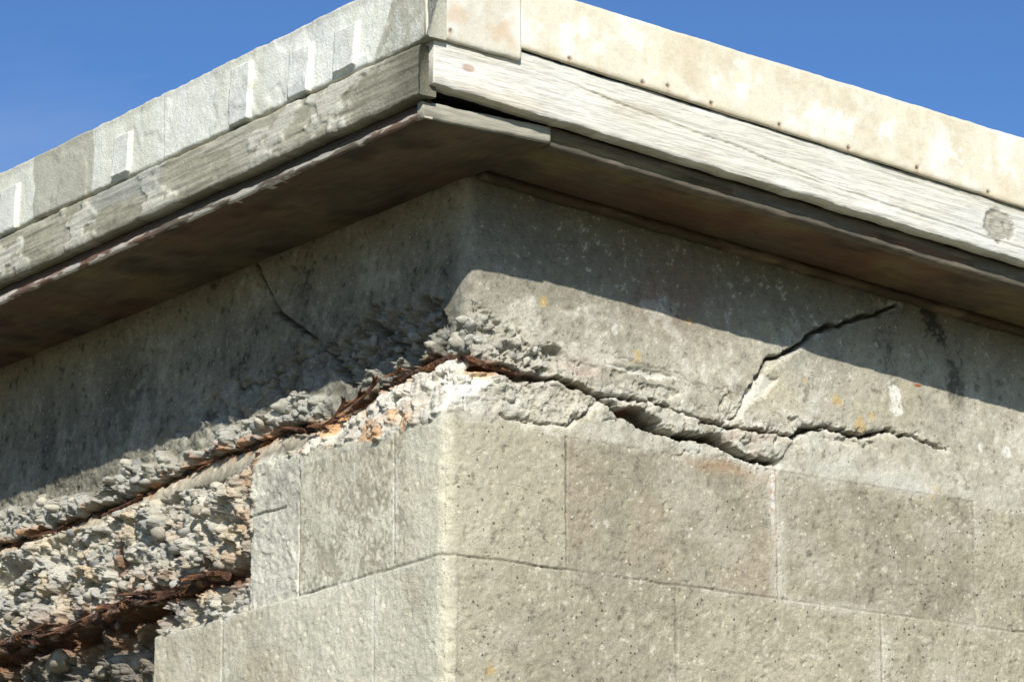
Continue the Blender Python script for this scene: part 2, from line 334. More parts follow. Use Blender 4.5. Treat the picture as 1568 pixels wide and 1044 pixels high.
vgen=np.abs((np.where(rowL%2==0,Y-.26,Y-.06)+.195)%.39-.195)
vl=np.where(rowL==0,vJ0+.0012,np.where(rowL==1,vJ1,vgen))
jl=np.minimum(np.where((Z<2.93),dz,9),vl)
hL-=LB*.0026*ss(.0030,.001,jl)*jm*ss(0,.01,Y)
hL-=LB*pit*.0012*(b>.5)
bidL=hsh(np.floor(Y/.39),rowL,9);hL+=LB*(bidL-.5)*.002
# colour L
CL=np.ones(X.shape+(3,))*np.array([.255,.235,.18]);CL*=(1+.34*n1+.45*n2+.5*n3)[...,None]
CL=mix(CL,(.095,.09,.072),ss(-.1,.5,afbm(q*3,Z,.25,4,160)+.3*n2)*.65)
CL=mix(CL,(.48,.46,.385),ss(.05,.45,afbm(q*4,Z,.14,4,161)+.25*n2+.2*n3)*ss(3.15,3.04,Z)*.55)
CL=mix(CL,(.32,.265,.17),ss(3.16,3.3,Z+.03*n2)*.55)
CL=mix(CL,(.40,.375,.30),ss(.2,.45,n2+.5*n3)*.45)
CL=mix(CL,(.05,.045,.035),ss(.36,.5,-n3-.2*n2)*.6)
sp_=np.maximum(mLs,np.maximum(mflk,mf2))
CL=mix(CL,(.24,.225,.185),sp_*.75);CL=mix(CL,(.36,.35,.31),sp_*pebm*.4);CL=mix(CL,(.05,.045,.035),sp_*cav*.7)
CL=mix(CL,(.46,.44,.37),lip*.8);CL=mix(CL,(.44,.435,.39),lip*pebm*.5);CL=mix(CL,(.16,.135,.095),lip*cav*.6)
CK=np.ones(X.shape+(3,))*np.array([.70,.655,.50]);CK*=(1+.14*n1+.16*n2+.18*n3+.12*(bidL-.5))[...,None]
CK=mix(CK,(.51,.44,.30),ss(.0,.6,fbm(q,Z,.15,5,170,.6)+.12)*(.35+.3*(rowL==1)))
CK=mix(CK,(.80,.76,.64),ss(.02,.004,np.minimum(vl,dz+.004)+.012*n3)*ss(-.2,.4,n2+.2)*.6)
CK=mix(CK,(.16,.135,.09),ss(.0026,.0008,jl)*jm*.65)
vpor=ss(.5,.62,vn(q/.004,Z/.006,175)*.55+vn(q/.03,Z/.03,176)*.5)*(rowL==0)*(Y>.1)
CK=mix(CK,(.28,.24,.16),vpor*.5)
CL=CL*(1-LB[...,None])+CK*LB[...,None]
core=np.ones(X.shape+(3,))*np.array([.50,.465,.375]);core*=(1+.35*n2+.38*n3)[...,None]
pc=np.where((pebr>.5)[...,None],np.array([.46,.45,.41]),np.array([.32,.32,.305]));pc=np.where((pebr>.85)[...,None],np.array([.50,.42,.30]),pc)
core=core*(1-pebm[...,None]*.6)+pc*pebm[...,None]*.6
core=mix(core,(.64,.40,.18),ss(.1,.5,fbm(q,Z,.05,4,180))*.38)
core=mix(core,(.66,.62,.52),ss(.15,.5,fbm(q,Z,.07,4,183))*.5)
core=mix(core,(.17,.135,.09),cav*.6)
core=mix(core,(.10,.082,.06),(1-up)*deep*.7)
CL=CL*(1-pf[...,None])+core*pf[...,None]
CL=mix(CL,(.72,.68,.555),sm*.95*(Z<zgap)*np.clip(.9+.5*n2+.3*n3,0,1))
CL=mix(CL,(.10,.09,.07),sm*.6*ss(.0025,.001,np.abs(Z-2.891-.003*nz))*(Y>.44))
dgv=zgap-Z
CL=mix(CL,(.84,.78,.66),lg*.9*np.clip(.8+.6*n2,0,1));CL=mix(CL,(.62,.30,.085),lg*ss(-.05,.35,fbm(q,Z,.04,4,181)+.14)*.75*ss(.05,.12,Y))
CL=mix(CL,(.78,.68,.50),ss(.045,.005,dgv+.02*n2)*ss(-.002,.003,dgv)*ss(.38,.45,Y)*.65*inY);CL=mix(CL,(.40,.165,.055),ss(.024,.004,np.abs(dgv)+.012*n2)*ss(-.25,.25,n2+n3)*.85*ss(.04,.1,Y)*inY)
rl=np.minimum(gl,np.minimum(pdist(yw,Zw,Kstr)+.004,pdist(yw,Zw,Kst2)+.014));CL=mix(CL,(.30,.135,.055),ss(.050,.010,rl+.03*n2)*pf*.5);CL=mix(CL,(.17,.08,.04),ss(.026,.006,rl+.02*n2)*pf*.8)
CL=mix(CL,(.05,.035,.025),gp*.85);CL=mix(CL,(.05,.045,.035),np.maximum(ss(.0045,.0015,dcr),np.maximum(eg,eg1*.7))*.85)
CL=mix(CL,(.48,.45,.36),ss(.06,.0,Y)*(Z>3.06)*.4)
# ---- blend round the corner and build
t=np.clip((S/.014+1)/2,0,1)
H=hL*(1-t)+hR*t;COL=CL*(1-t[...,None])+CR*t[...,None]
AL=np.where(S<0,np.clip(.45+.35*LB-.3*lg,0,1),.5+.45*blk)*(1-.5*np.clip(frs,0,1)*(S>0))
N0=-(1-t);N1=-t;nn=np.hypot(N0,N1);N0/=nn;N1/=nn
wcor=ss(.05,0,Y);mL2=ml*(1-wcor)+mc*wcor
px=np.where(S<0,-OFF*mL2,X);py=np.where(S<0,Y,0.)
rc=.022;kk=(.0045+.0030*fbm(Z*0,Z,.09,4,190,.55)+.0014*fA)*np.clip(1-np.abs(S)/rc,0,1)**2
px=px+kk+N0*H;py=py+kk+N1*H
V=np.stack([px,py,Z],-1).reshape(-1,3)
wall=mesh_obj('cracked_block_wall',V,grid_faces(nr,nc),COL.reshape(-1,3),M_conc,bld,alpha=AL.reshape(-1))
def surf_at(side,u,z):
    j=np.argmin(np.abs(S1-(u if side=='R' else -u)));i=np.argmin(np.abs(Z1-z));return px[i,j],py[i,j],Z[i,j]
# ------------------------------------------------------------------ pebbles and broken chunks
import bmesh
bm_=bmesh.new();bmesh.ops.create_icosphere(bm_,subdivisions=2,radius=1.);bm_.verts.ensure_lookup_table()
icoV=np.array([v.co[:] for v in bm_.verts]);icoF=np.array([[v.index for v in f.verts] for f in bm_.faces]);bm_.free()
bm_=bmesh.new();bmesh.ops.create_icosphere(bm_,subdivisions=3,radius=1.);bm_.verts.ensure_lookup_table()
ico3V=np.array([v.co[:] for v in bm_.verts]);ico3F=np.array([[v.index for v in f.verts] for f in bm_.faces]);bm_.free()
PV=[];PF=[];PC=[];pn=0
pal=[(.34,.33,.30),(.43,.41,.35),(.26,.26,.245),(.48,.44,.36),(.38,.37,.335),(.33,.29,.23)]
def pebble(c,r,col=None,hi=False,elong=1.,lump=1.,flat=None):
    global pn
    bV,bF=(ico3V,ico3F) if hi else (icoV,icoF)
    ax=np.array([elong,random.uniform(.65,.95),random.uniform(.5,.85)])*r
    v=bV.copy();ph=random.random()*50
    ds=1+lump*(.12*np.sin(v[:,0]*2.1+ph)+.10*np.sin(v[:,1]*2.7+ph*1.7)+.08*np.sin(v[:,2]*3.9+ph*.6)+.05*np.sin(v[:,0]*6+v[:,1]*5+ph))
    v=v*ds[:,None]*ax
    a,c_=random.uniform(0,6.28),random.uniform(0,6.28)
    Rx=np.array([[1,0,0],[0,math.cos(a),-math.sin(a)],[0,math.sin(a),math.cos(a)]])
    Rz=np.array([[math.cos(c_),-math.sin(c_),0],[math.sin(c_),math.cos(c_),0],[0,0,1]])
    v=v@Rx.T@Rz.T+np.array(c)
    k=np.array(col or random.choice(pal))*random.uniform(.85,1.15)
    dust=ss(-.2,.6,fbm(v[:,0]*1+v[:,1]+ph,v[:,2],r*.9,2,7))[:,None]
    cc=k*(1-.5*dust)+np.array([.48,.44,.35])*.5*dust
    PV.append(v);PF.append(bF+pn);PC.append(cc);pn+=len(v)
for (u,z,r) in [(.022,3.066,.011),(.036,3.088,.010),(.082,3.050,.012),(.120,3.066,.009),(.158,3.062,.009),(.005,3.090,.011),(.055,3.062,.010),(.105,3.047,.009),(.002,3.066,.011),(.142,3.048,.008)]:
    p=surf_at('R',u,z);pebble((p[0],p[1]+r*.40,p[2]),r,hi=True,elong=random.uniform(1.1,1.6),lump=1.5,col=random.choice([(.42,.40,.35),(.48,.46,.39),(.36,.34,.30)]))
for (u,z,r) in [(.02,3.095,.010),(.035,3.072,.012),(.06,3.082,.009),(.055,3.055,.010),(.085,3.07,.009)]:
    p=surf_at('L',u,z);pebble((p[0]+r*.4,p[1],p[2]),r,hi=True,elong=1.3,lump=1.5)
for i in range(110):
    u=random.uniform(.40,1.5);z0=float(zg(u));ze=float(np.interp(u,eY,eZ));z=random.uniform(z0+.006,max(ze,z0+.03)-.002);r=random.choice([.004,.005,.006,.008,.010,.012])
    p=surf_at('L',u,z);pebble((p[0]+r*.45,p[1],p[2]),r,elong=random.uniform(1,1.5))
for i in range(330):
    u=random.uniform(.56,1.5);z=random.uniform(2.60,2.97)
    if z<2.75 and u<.84: continue
    r=random.choice([.004,.005,.006,.008,.009,.012,.014]);p=surf_at('L',u,z);pebble((p[0]+r*random.uniform(.2,.7),p[1],p[2]),r,None if z>2.8 else (.20,.17,.125),elong=random.uniform(1,1.5))
for i in range(45):
    u=random.uniform(.08,.36);z=random.uniform(3.05,3.15);r=random.choice([.004,.006,.008,.010]);p=surf_at('L',u,z)
    if mLs[np.argmin(np.abs(Z1-z)),np.argmin(np.abs(S1+u))]>.8: pebble((p[0]+r*.5,p[1],p[2]),r,(.27,.26,.225),elong=random.uniform(1,1.5),lump=1.4)
for (u,z,r,e,c) in [(.47,3.058,.017,1.8,(.50,.47,.39)),(.51,3.045,.014,1.3,(.46,.43,.36)),(.43,3.062,.010,1.3,(.38,.36,.31)),(.96,3.035,.016,1.6,(.46,.43,.37)),(.92,3.028,.010,1.2,(.46,.43,.37)),(1.16,3.02,.013,1.5,(.4,.38,.33)),(.89,2.775,.016,1.5,(.36,.32,.24)),(1.0,2.74,.028,1.6,(.21,.175,.125)),(1.12,2.70,.026,1.7,(.19,.16,.115)),(1.2,2.765,.022,1.6,(.22,.19,.135)),(.95,2.68,.024,1.5,(.19,.16,.12)),(1.27,2.69,.025,1.5,(.21,.175,.125))]:
    p=surf_at('L',u,z);pebble((p[0]+r*.3,p[1],p[2]),r,c,hi=True,elong=e,lump=1.8)
mesh_obj('exposed_aggregate',np.concatenate(PV),np.concatenate(PF),np.concatenate(PC),M_peb,bld)
# ------------------------------------------------------------------ rusted reinforcement
def tube(name,pts,rad,seed,flatA=1.,flatB=1.,col=(.095,.05,.033)):
    P=[]
    for a,b_ in zip(pts[:-1],pts[1:]):
        n=max(2,int(np.linalg.norm(np.array(b_)-np.array(a))/.003))
        for i in range(n): P.append(np.array(a)+(np.array(b_)-np.array(a))*i/n)
    P.append(np.array(pts[-1]));P=np.array(P)
    for _ in range(4): P[1:-1]=(P[:-2]+P[2:]+2*P[1:-1])/4
    T=np.gradient(P,axis=0);T/=np.linalg.norm(T,axis=1)[:,None]
    up_=np.array([-1.,0,0]);A=np.cross(T,up_);A/=np.linalg.norm(A,axis=1)[:,None];B=np.cross(T,A)
    K=18;th=np.arange(K)/K*2*np.pi
    sI,tI=np.meshgrid(np.arange(len(P))*.003,th,indexing='ij')
    tc_=np.cos(tI)*.012;ts_=np.sin(tI)*.012
    rr=rad*(1+.6*facets(sI+ts_,tc_+3,.022,seed)+.35*fbm(sI*2,tc_+ts_*2,.012,3,seed+3)+.45*fbm(sI,tI*0,.05,3,seed+4))
    V=P[:,None,:]+A[:,None,:]*(np.cos(tI)*rr)[...,None]*flatA+B[:,None,:]*(np.sin(tI)*rr)[...,None]*flatB
    n=len(P);i=np.arange(n-1)[:,None]*K+np.arange(K)[None,:];j=np.arange(n-1)[:,None]*K+(np.arange(K)[None,:]+1)%K
    F=np.stack([i.ravel(),j.ravel(),(j+K).ravel(),(i+K).ravel()],1)
    cc=np.ones((n*K,3))*np.array(col);v=fbm(sI,tc_,.02,4,seed+8,.65).ravel()
    cc=mix(cc,(.21,.10,.045),ss(.0,.4,v));cc=mix(cc,(.045,.032,.028),ss(-.05,-.4,v));cc=mix(cc,(.36,.27,.18),ss(.25,.45,fbm(sI,tc_,.015,3,seed+18)).ravel()*.6)
    return mesh_obj(name,V.reshape(-1,3),F,cc,M_rust,bld,smooth=False,extra=[list(range(K)),list(range((n-1)*K,n*K))])
yy=np.concatenate([np.linspace(.04,.56,16),np.linspace(.6,1.55,24)])
tube('rusted_reinforcing_bar',[(.004-.006*math.sin(y*23)*(y<.6)+(.002 if y>.6 else 0),y,float(zg(y))-.002+.003*math.sin(y*41)) for y in yy],.0060,500,.85,1.3)
tube('rusted_lower_bar',[(-.030+.008*math.sin(y*19),y,float(np.interp(y,[.551,.686,.907,1.141,1.32,1.6],[2.813,2.814,2.807,2.804,2.803,2.80]))+.004*math.sin(y*31)) for y in np.linspace(.60,1.6,26)],.0090,520,.95,1.15)
tube('rusted_stirrup',[(-.022,y,z) for y,z in Kstr],.0030,540,1.5,.8)
tube('rusted_corner_bar',[(.014,.05,3.040),(-.006,.004,3.037),(.02,.004,3.032),(.06,.006,3.028),(.09,.010,3.026)],.0042,570,.8)
def flake(c,sx,sz,rot,seed):
    n=16;a=np.linspace(-1,1,n);A,B=np.meshgrid(a,a)
    sh=1+.45*fbm(A,B,.8,3,seed)
    y=A*sx*sh;z=B*sz*sh+.002*fbm(A,B*0,.5,3,seed+4);x=.003*fbm(A,B,.7,3,seed+1)+.005*A*B-.006*A*A
    V=np.stack([x,y,z],-1).reshape(-1,3);cr,sr=math.cos(rot),math.sin(rot)
    V2=V.copy();V2[:,1]=V[:,1]*cr-V[:,2]*sr;V2[:,2]=V[:,1]*sr+V[:,2]*cr
    V2+=np.array(c);o=mesh_obj('rust_flake',V2,grid_faces(n,n),mix(np.ones((n*n,3))*np.array([.10,.05,.033]),(.24,.11,.05),ss(0,.4,fbm(A,B,.5,3,seed+2)).ravel()),M_rust,bld,smooth=False)
    s=o.modifiers.new('s','SOLIDIFY');s.thickness=.0022
for c,sx,sz,rt,sd in [((-.022,.225,3.030),.030,.003,-.45,1),((-.026,.30,3.012),.028,.004,-.5,2),((-.018,.16,3.043),.022,.002,-.1,3),((-.02,.36,3.000),.026,.003,.2,4),((-.016,.44,3.012),.03,.002,.2,5),((-.01,.70,3.010),.03,.002,0,6),((-.012,.95,2.985),.05,.002,-.08,7),((-.012,1.2,2.982),.06,.002,0,8),
    ((-.042,.66,2.818),.05,.004,.05,9),((-.040,.78,2.808),.06,.005,-.08,10),((-.042,.93,2.812),.05,.005,.06,11),((-.04,1.1,2.80),.07,.004,-.02,12),((-.044,1.28,2.806),.06,.005,.04,13),((-.022,.26,3.022),.03,.002,-.35,14),((-.0,.03,3.036),.02,.002,.1,15),((-.046,.85,2.820),.05,.003,.1,16),((-.044,1.18,2.812),.05,.003,-.05,17)]:
    flake(c,sx,sz,rt,sd)
# ------------------------------------------------------------------ roof edge pieces
def board(name,side,face,thick,u0,u1,zb,zt,colf,mat,hf=None,du=.005,jit=.0012,seed=0,nz_=24,ulong=None):
    us=spaced(u0,u1,du)
    if ulong: us=np.concatenate([us,spaced(u1,ulong,.1)[1:]])
    w=np.linspace(0,1,nz_)
    U,W=np.meshgrid(us,w)
    B=zb(U)+jit*fbm(U,U*0,.05,5,seed,.65);T=zt(U)+jit*fbm(U,U*0+3,.05,5,seed+1,.65)
    Zf=B+(T-B)*W
    h=.0010*fbm(U,Zf,.15,3,seed+2)
    edge=np.minimum(W,1-W)*(T-B);h-=.0025*np.clip(1-edge/.005,0,1)**2*(1+.8*fbm(U,W,.02,3,seed+3))
    if hf is not None: h=h+hf(U,Zf)
    D=h
    zs=np.concatenate([Zf[:1],Zf,Zf[-1:]]);ds=np.concatenate([D[:1]*0-thick,D,D[:1]*0-thick]);Us=np.concatenate([U[:1],U,U[:1]])
    col=colf(Us,zs);n_r,n_c=Us.shape
    if side=='R': V=np.stack([Us,face-ds,zs],-1);fl=False
    else: V=np.stack([face-ds,Us,zs],-1);fl=True
    idx=np.arange(n_r*n_c).reshape(n_r,n_c)
    return mesh_obj(name,V.reshape(-1,3),grid_faces(n_r,n_c,fl),col.reshape(-1,3),mat,bld,extra=[list(idx[:,0]),list(idx[::-1,-1])])
def base_col(U,c): return np.ones(U.shape+(3,))*np.array(c)
nails=[(.016,3.4285),(.145,3.417),(.269,3.408),(.396,3.398),(.526,3.386),(.659,3.378),(.801,3.364),(.93,3.352),(.19,3.42),(-.19,3.43)]
def c_panel(U,Zv):
    C=base_col(U,(.76,.695,.54));n=fbm(U*1.5,Zv*1.3,.09,5,700,.6);n_=fbm(U*1.6,Zv*1.6,.07,5,701,.6);f=fbm(U,Zv,.01,4,702,.7)
    C=mix(C,(.60,.515,.36),ss(-.05,.5,n+.3*f)*.5);C=mix(C,(.86,.84,.75),ss(.0,.4,n_+.2*f-.05)*.7)
    C=mix(C,(.62,.50,.31),ss(.1,.5,afbm(U*5,Zv,.12,3,704)+.2*f)*.3)
    C=mix(C,(.60,.54,.40),ss(.15,.5,f)*.35)
    mid=(Zv-(zbR(U)+ztR(U))/2);C=mix(C,(.88,.86,.78),np.exp(-((mid+.005)/.02)**2)*ss(0,.35,n_+.3*f)*.6)
    C=mix(C,(.50,.41,.26),ss(.012,.0,np.abs(Zv-zbR(U))+.006*n)*.5*(U>-.069))
    C=mix(C,(.60,.58,.50),ss(-.06,-.1,U)*.45);C=mix(C,(.62,.42,.25),ss(.12,.5,fbm(U,Zv,.05,4,705))*ss(-.05,-.1,U)*.5)
    for nx,nz2 in nails: C=mix(C,(.08,.04,.03),ss(.0042,.0022,np.hypot(U-nx,(Zv-nz2))));C=mix(C,(.45,.27,.14),ss(.005,.001,np.abs(U-nx)+.002*f)*ss(.02,0,nz2-Zv)*(Zv<nz2)*.6)
    return C
def h_panel(U,Zv):
    h=.0014*fbm(U,Zv,.08,4,710)
    for nx,nz2 in nails: h=h-.003*ss(.0042,.002,np.hypot(U-nx,Zv-nz2))
    return h
ztR=lambda U:3.5190-.0642*U
zbR=lambda U:3.4225-.0818*U
board('right_fascia_panel','R',-.227,.006,-.068,1.2,zbR,ztR,c_panel,M_paint,h_panel,seed=30,ulong=4.25,du=.003,nz_=44)
board('corner_fascia_panel','R',-.228,.006,-.229,-.0695,lambda U:3.4165-.045*(U+.22),lambda U:3.519-.0642*U,c_panel,M_paint,lambda U,Zv:.001*fbm(U,Zv,.05,3,712),seed=33,du=.003,nz_=36,jit=.0018)
def c_board(U,Zv):
    yy_=(Zv-(3.34-.078*U))
    k=ss(.085,.0,np.hypot((U-.826)*1.0,(Zv-3.317)*1.4))
    bend=yy_+.012*k+.004*fbm(U,Zv*0,.4,3,719)
    lines=afbm(U*.22,bend*12,.05,5,720);fine=afbm(U*.4,bend*34,.05,4,728);n=fbm(U*.6,yy_*1.6,.10,5,721,.65)
    C=base_col(U,(.70,.67,.57));C=mix(C,(.49,.44,.34),ss(.0,.45,lines+.2*n)*.4);C=mix(C,(.82,.80,.73),ss(-.05,.3,n+.3*fine)*.6)
    C=mix(C,(.34,.30,.23),ss(.27,.5,fine)*.45)
    C=mix(C,(.57,.48,.34),ss(.0,.4,fbm(U*.7,Zv*2,.12,4,723)+.2*lines)*ss(.5,-.1,U)*.45)
    C=mix(C,(.56,.56,.52),ss(.15,.4,fbm(U*.6,Zv*2,.09,4,726)+.2*fine)*ss(.3,.7,U)*.45)
    r=np.hypot((U-.826)/.030,(Zv-3.314)/.024)+.9*fbm(U,Zv,.03,4,724,.65)
    C=mix(C,(.34,.31,.24),ss(1.15,.7,r)*.75);C=mix(C,(.16,.14,.11),ss(.2,.8,np.sin(r*9+3*n+2*fine))*(r<.95)*.4)
    r2=np.hypot((U+.153)/.011,(Zv-3.384)/.006);C=mix(C,(.40,.20,.10),ss(1.2,.7,r2)*.6)
    tb=zbR(U)-Zv;C=mix(C,(.20,.17,.12),ss(.010,.0,tb+.01*n)*ss(-.1,.3,lines+.2)*.5)
    return C
zbB=lambda U:3.3365-.0768*U
def h_board(U,Zv):
    yy_=(Zv-(3.34-.078*U));r=np.hypot((U-.826)/.030,(Zv-3.314)/.024)+.9*fbm(U,Zv,.03,4,724,.65)
    return .0009*afbm(U*.22,yy_*14,.05,4,722)-.004*ss(.0018,.0005,np.abs(yy_-.050+.06*(U-.1)+.004*fbm(U,Zv*0,.1,3,725)))*ss(-.05,.1,U)*ss(.6,.4,U)-.003*ss(.0016,.0005,np.abs(yy_-.022+.02*(U-.5)+.003*fbm(U,Zv*0,.08,3,727)))*ss(.35,.5,U)*ss(1.,.8,U)-.003*ss(1.1,.8,r)*(1+fbm(U,Zv,.012,3,729))
board('right_timber_fascia','R',-.2195,.028,-.211,1.2,zbB,lambda U:3.4215-.0790*U,c_board,M_woodx,h_board,seed=40,ulong=4.25,du=.003,nz_=60,jit=.0025)
def c_dark(U,Zv):
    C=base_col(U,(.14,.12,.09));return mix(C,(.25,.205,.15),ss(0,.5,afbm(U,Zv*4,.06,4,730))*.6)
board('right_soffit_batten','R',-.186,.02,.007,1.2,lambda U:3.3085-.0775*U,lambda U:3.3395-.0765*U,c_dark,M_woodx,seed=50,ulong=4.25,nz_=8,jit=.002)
def c_ply(U,Zv):
    C=base_col(U,(.38,.355,.28));C=mix(C,(.22,.20,.155),ss(0,.4,afbm(U*.5,Zv*6,.05,4,735))*.6);return mix(C,(.52,.48,.38),ss(.1,.5,fbm(U,Zv,.04,3,736))*.5)
board('corner_soffit_edge','R',-.1945,.014,-.212,.005,lambda U:3.3095+U*0,lambda U:3.333+U*0,c_ply,M_woodx,seed=52,nz_=10,jit=.0015,du=.003)
def c_lb(U,Zv):
    C=base_col(U,(.17,.135,.10));n=afbm(U*.8,Zv*5,.04,4,740);C=mix(C,(.28,.12,.08),ss(0,.4,fbm(U,Zv,.2,3,741)+.15)*.5)
    C=mix(C,(.68,.63,.54),ss(-.06,.15,n+.1)*ss(3.3205,3.316,Zv+.003*fbm(U,Zv*0,.03,3,742))*.85);return mix(C,(.05,.04,.035),ss(3.322,3.328,Zv)*.7)
board('left_soffit_batten','L',-.2115,.016,-.1935,1.6,lambda U:3.3085+U*0,lambda U:3.3345+U*0,c_lb,M_woody,lambda U,Zv:-.005*ss(3.318,3.322,Zv+.003*fbm(U,Zv*0,.03,4,742)),seed=55,ulong=5.25,nz_=20,jit=.002,du=.003)
rects=[(-.050,.006,3.421,3.482),(.073,.127,3.414,3.484),(.237,.290,3.415,3.502),(.590,.640,3.420,3.484),(.951,1.007,3.411,3.487),(1.33,1.39,3.415,3.485)]
def rmask(U,Zv,e=.0012):
    m=np.zeros(U.shape);wb=.0028*fbm(U,Zv,.03,4,750,.6);sk=(Zv-3.45)*.10
    for a,b_,c,d in rects: m=np.maximum(m,ss(-e,e,np.minimum(np.minimum(U+sk-a,b_-U-sk),np.minimum(Zv-c,d-Zv))+wb))
    return m
def c_par(U,Zv):
    n=fbm(U,Zv,.12,5,760,.6);f=fbm(U,Zv,.015,4,768,.7);C=base_col(U,(.87,.865,.75))*(1+.08*n+.08*f)[...,None]
    C=mix(C,(.90,.90,.85),ss(0,.4,fbm(U*2,Zv*1.2,.10,4,761)+.2*f)*.6)
    pan=hsh(np.floor((U+.03*n)/.17),U*0,3)
    C=mix(C,(.74,.72,.59),(pan>.6)*.4)
    C=mix(C,(.60,.57,.43),ss(.1,.5,afbm(U*4,Zv,.12,4,763)+.25*f)*.35)
    C=mix(C,(.68,.69,.63),ss(.1,.4,fbm(U,Zv,.06,4,767)+.2*f)*.3)
    C=mix(C,(.46,.44,.34),ss(.0,.006,np.minimum(U-.71-.02*n,.90+.03*n-U))*.85)
    C=mix(C,(.38,.36,.26),ss(.004,-.004,U+.115+.5*(Zv-3.46)+.012*n)*.8*np.clip(.8+f,0,1))
    C=mix(C,(.52,.50,.38),ss(1.05,1.055,U+.02*n)*.4)
    C=mix(C,(.30,.28,.21),ss(3.503,3.518,Zv+.010*n)*.35);C=mix(C,(.38,.36,.28),ss(.006,0,Zv-3.4135)*.5)
    rm=rmask(U,Zv);C=mix(C,(.82,.82,.75),rm*.6);C=mix(C,(.62,.62,.57),rm*ss(.05,.4,f+n)*.5)
    C=mix(C,(.40,.37,.28),ss(.0016,.0005,np.minimum(np.abs(U-.49+.004*n),np.abs(U-1.12)))*.7)
    return C
board('left_parapet_fascia','L',-.2265,.03,-.229,1.5,lambda U:3.4135+U*0,lambda U:3.5205+U*0,c_par,M_render,lambda U,Zv:.0070*rmask(U,Zv)+.0018*fbm(U,Zv,.06,4,765)+.0015*ss(.0,.2,fbm(U,Zv,.09,4,766)),seed=60,ulong=5.25,du=.0022,nz_=70,jit=.003)
def c_ll(U,Zv):
    n=fbm(U,Zv,.10,5,770,.65);f=fbm(U,Zv,.012,4,778,.7);g=afbm(U*.6,Zv*10,.05,4,777);C=base_col(U,(.42,.39,.29))*(1+.25*n+.2*f)[...,None]
    C=mix(C,(.22,.195,.145),ss(.0,.45,g+.2*n)*.45);C=mix(C,(.56,.53,.42),ss(.1,.4,fbm(U,Zv*2,.06,4,779)+.3*f)*.5)
    C=mix(C,(.74,.71,.60),ss(.14,.26,fbm(U*.8,Zv*1.3,.09,4,771,.6)+.2*f)*.65)
    C=mix(C,(.10,.10,.065),ss(-.05,-.2,U+.05*n)*.7)
    C=mix(C,(.16,.14,.10),ss(.022,0,Zv-3.335+.014*n)*.55)
    C=mix(C,(.40,.405,.37),ss(0,.01,np.minimum(U-.49,.72-U))*ss(3.37,3.38,Zv+.02*n)*.55)
    return C
board('left_timber_fascia','L',-.2265,.028,-.2065,1.5,lambda U:3.3355+U*0,lambda U:3.4095+U*0,c_ll,M_render,lambda U,Zv:.0020*afbm(U*.4,Zv*8,.05,4,775)+.0025*ss(.14,.26,fbm(U*.8,Zv*1.3,.09,4,771,.6)),seed=65,ulong=5.25,du=.003,nz_=44,jit=.003)
def prism(name,quad_b,quad_t,colf,mat,n=60):
    a=np.linspace(0,1,n);A,B=np.meshgrid(a,a)
    def sheet(q_):
        q_=np.array(q_);return ((1-A)*(1-B))[...,None]*q_[0]+(A*(1-B))[...,None]*q_[1]+(A*B)[...,None]*q_[2]+((1-A)*B)[...,None]*q_[3]
    Pb=sheet(quad_b);Pb[...,2]+=.0012*fbm(Pb[...,0]+5,Pb[...,1],.15,4,800)
    Pt=sheet(quad_t);V=np.concatenate([Pb.reshape(-1,3),Pt.reshape(-1,3)])
    F=np.concatenate([grid_faces(n,n,True),grid_faces(n,n)+n*n])
    m=n*n;br=list(range(n))+[i*n+n-1 for i in range(1,n)]+[m-1-i for i in range(1,n)]+[(n-1-i)*n for i in range(1,n-1)]
    sd=np.array([[br[i],br[(i+1)%len(br)],br[(i+1)%len(br)]+m,br[i]+m] for i in range(len(br))])
    F=np.concatenate([F,sd]);c=colf(V[:,0],V[:,1]);return mesh_obj(name,V,F,c,mat,bld,smooth=False)
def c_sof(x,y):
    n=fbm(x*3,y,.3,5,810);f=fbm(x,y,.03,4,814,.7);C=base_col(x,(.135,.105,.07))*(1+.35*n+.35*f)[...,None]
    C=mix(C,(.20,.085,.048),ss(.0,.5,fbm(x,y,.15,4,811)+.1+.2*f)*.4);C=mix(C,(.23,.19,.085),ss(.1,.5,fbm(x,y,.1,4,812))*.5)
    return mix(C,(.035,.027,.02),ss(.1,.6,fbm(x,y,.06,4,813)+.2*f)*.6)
zs=3.3075
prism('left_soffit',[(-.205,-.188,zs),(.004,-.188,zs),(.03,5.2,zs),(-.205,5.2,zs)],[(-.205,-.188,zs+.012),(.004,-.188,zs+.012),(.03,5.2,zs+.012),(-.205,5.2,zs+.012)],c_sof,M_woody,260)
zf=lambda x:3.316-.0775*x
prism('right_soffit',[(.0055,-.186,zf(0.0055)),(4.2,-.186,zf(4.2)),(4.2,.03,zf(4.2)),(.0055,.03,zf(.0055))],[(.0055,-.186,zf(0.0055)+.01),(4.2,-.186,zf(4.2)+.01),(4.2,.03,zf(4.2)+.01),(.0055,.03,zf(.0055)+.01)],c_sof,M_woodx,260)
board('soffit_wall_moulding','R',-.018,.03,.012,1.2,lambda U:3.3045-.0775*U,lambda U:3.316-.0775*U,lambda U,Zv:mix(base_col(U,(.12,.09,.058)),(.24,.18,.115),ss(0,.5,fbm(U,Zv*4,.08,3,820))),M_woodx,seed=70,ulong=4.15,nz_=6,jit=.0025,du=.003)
zr=lambda x:3.508-.0642*x
prism('roof_slab',[(x,y,(3.345-.0775*x)) for x,y in [(-.19,-.185),(4.2,-.185),(4.2,5.2),(-.19,5.2)]],[(x,y,zr(x)) for x,y in [(-.19,-.185),(4.2,-.185),(4.2,5.2),(-.19,5.2)]],lambda x,y:base_col(x,(.12,.12,.12)),M_render,12)
def cw(x,y): return base_col(x,(.32,.30,.24))
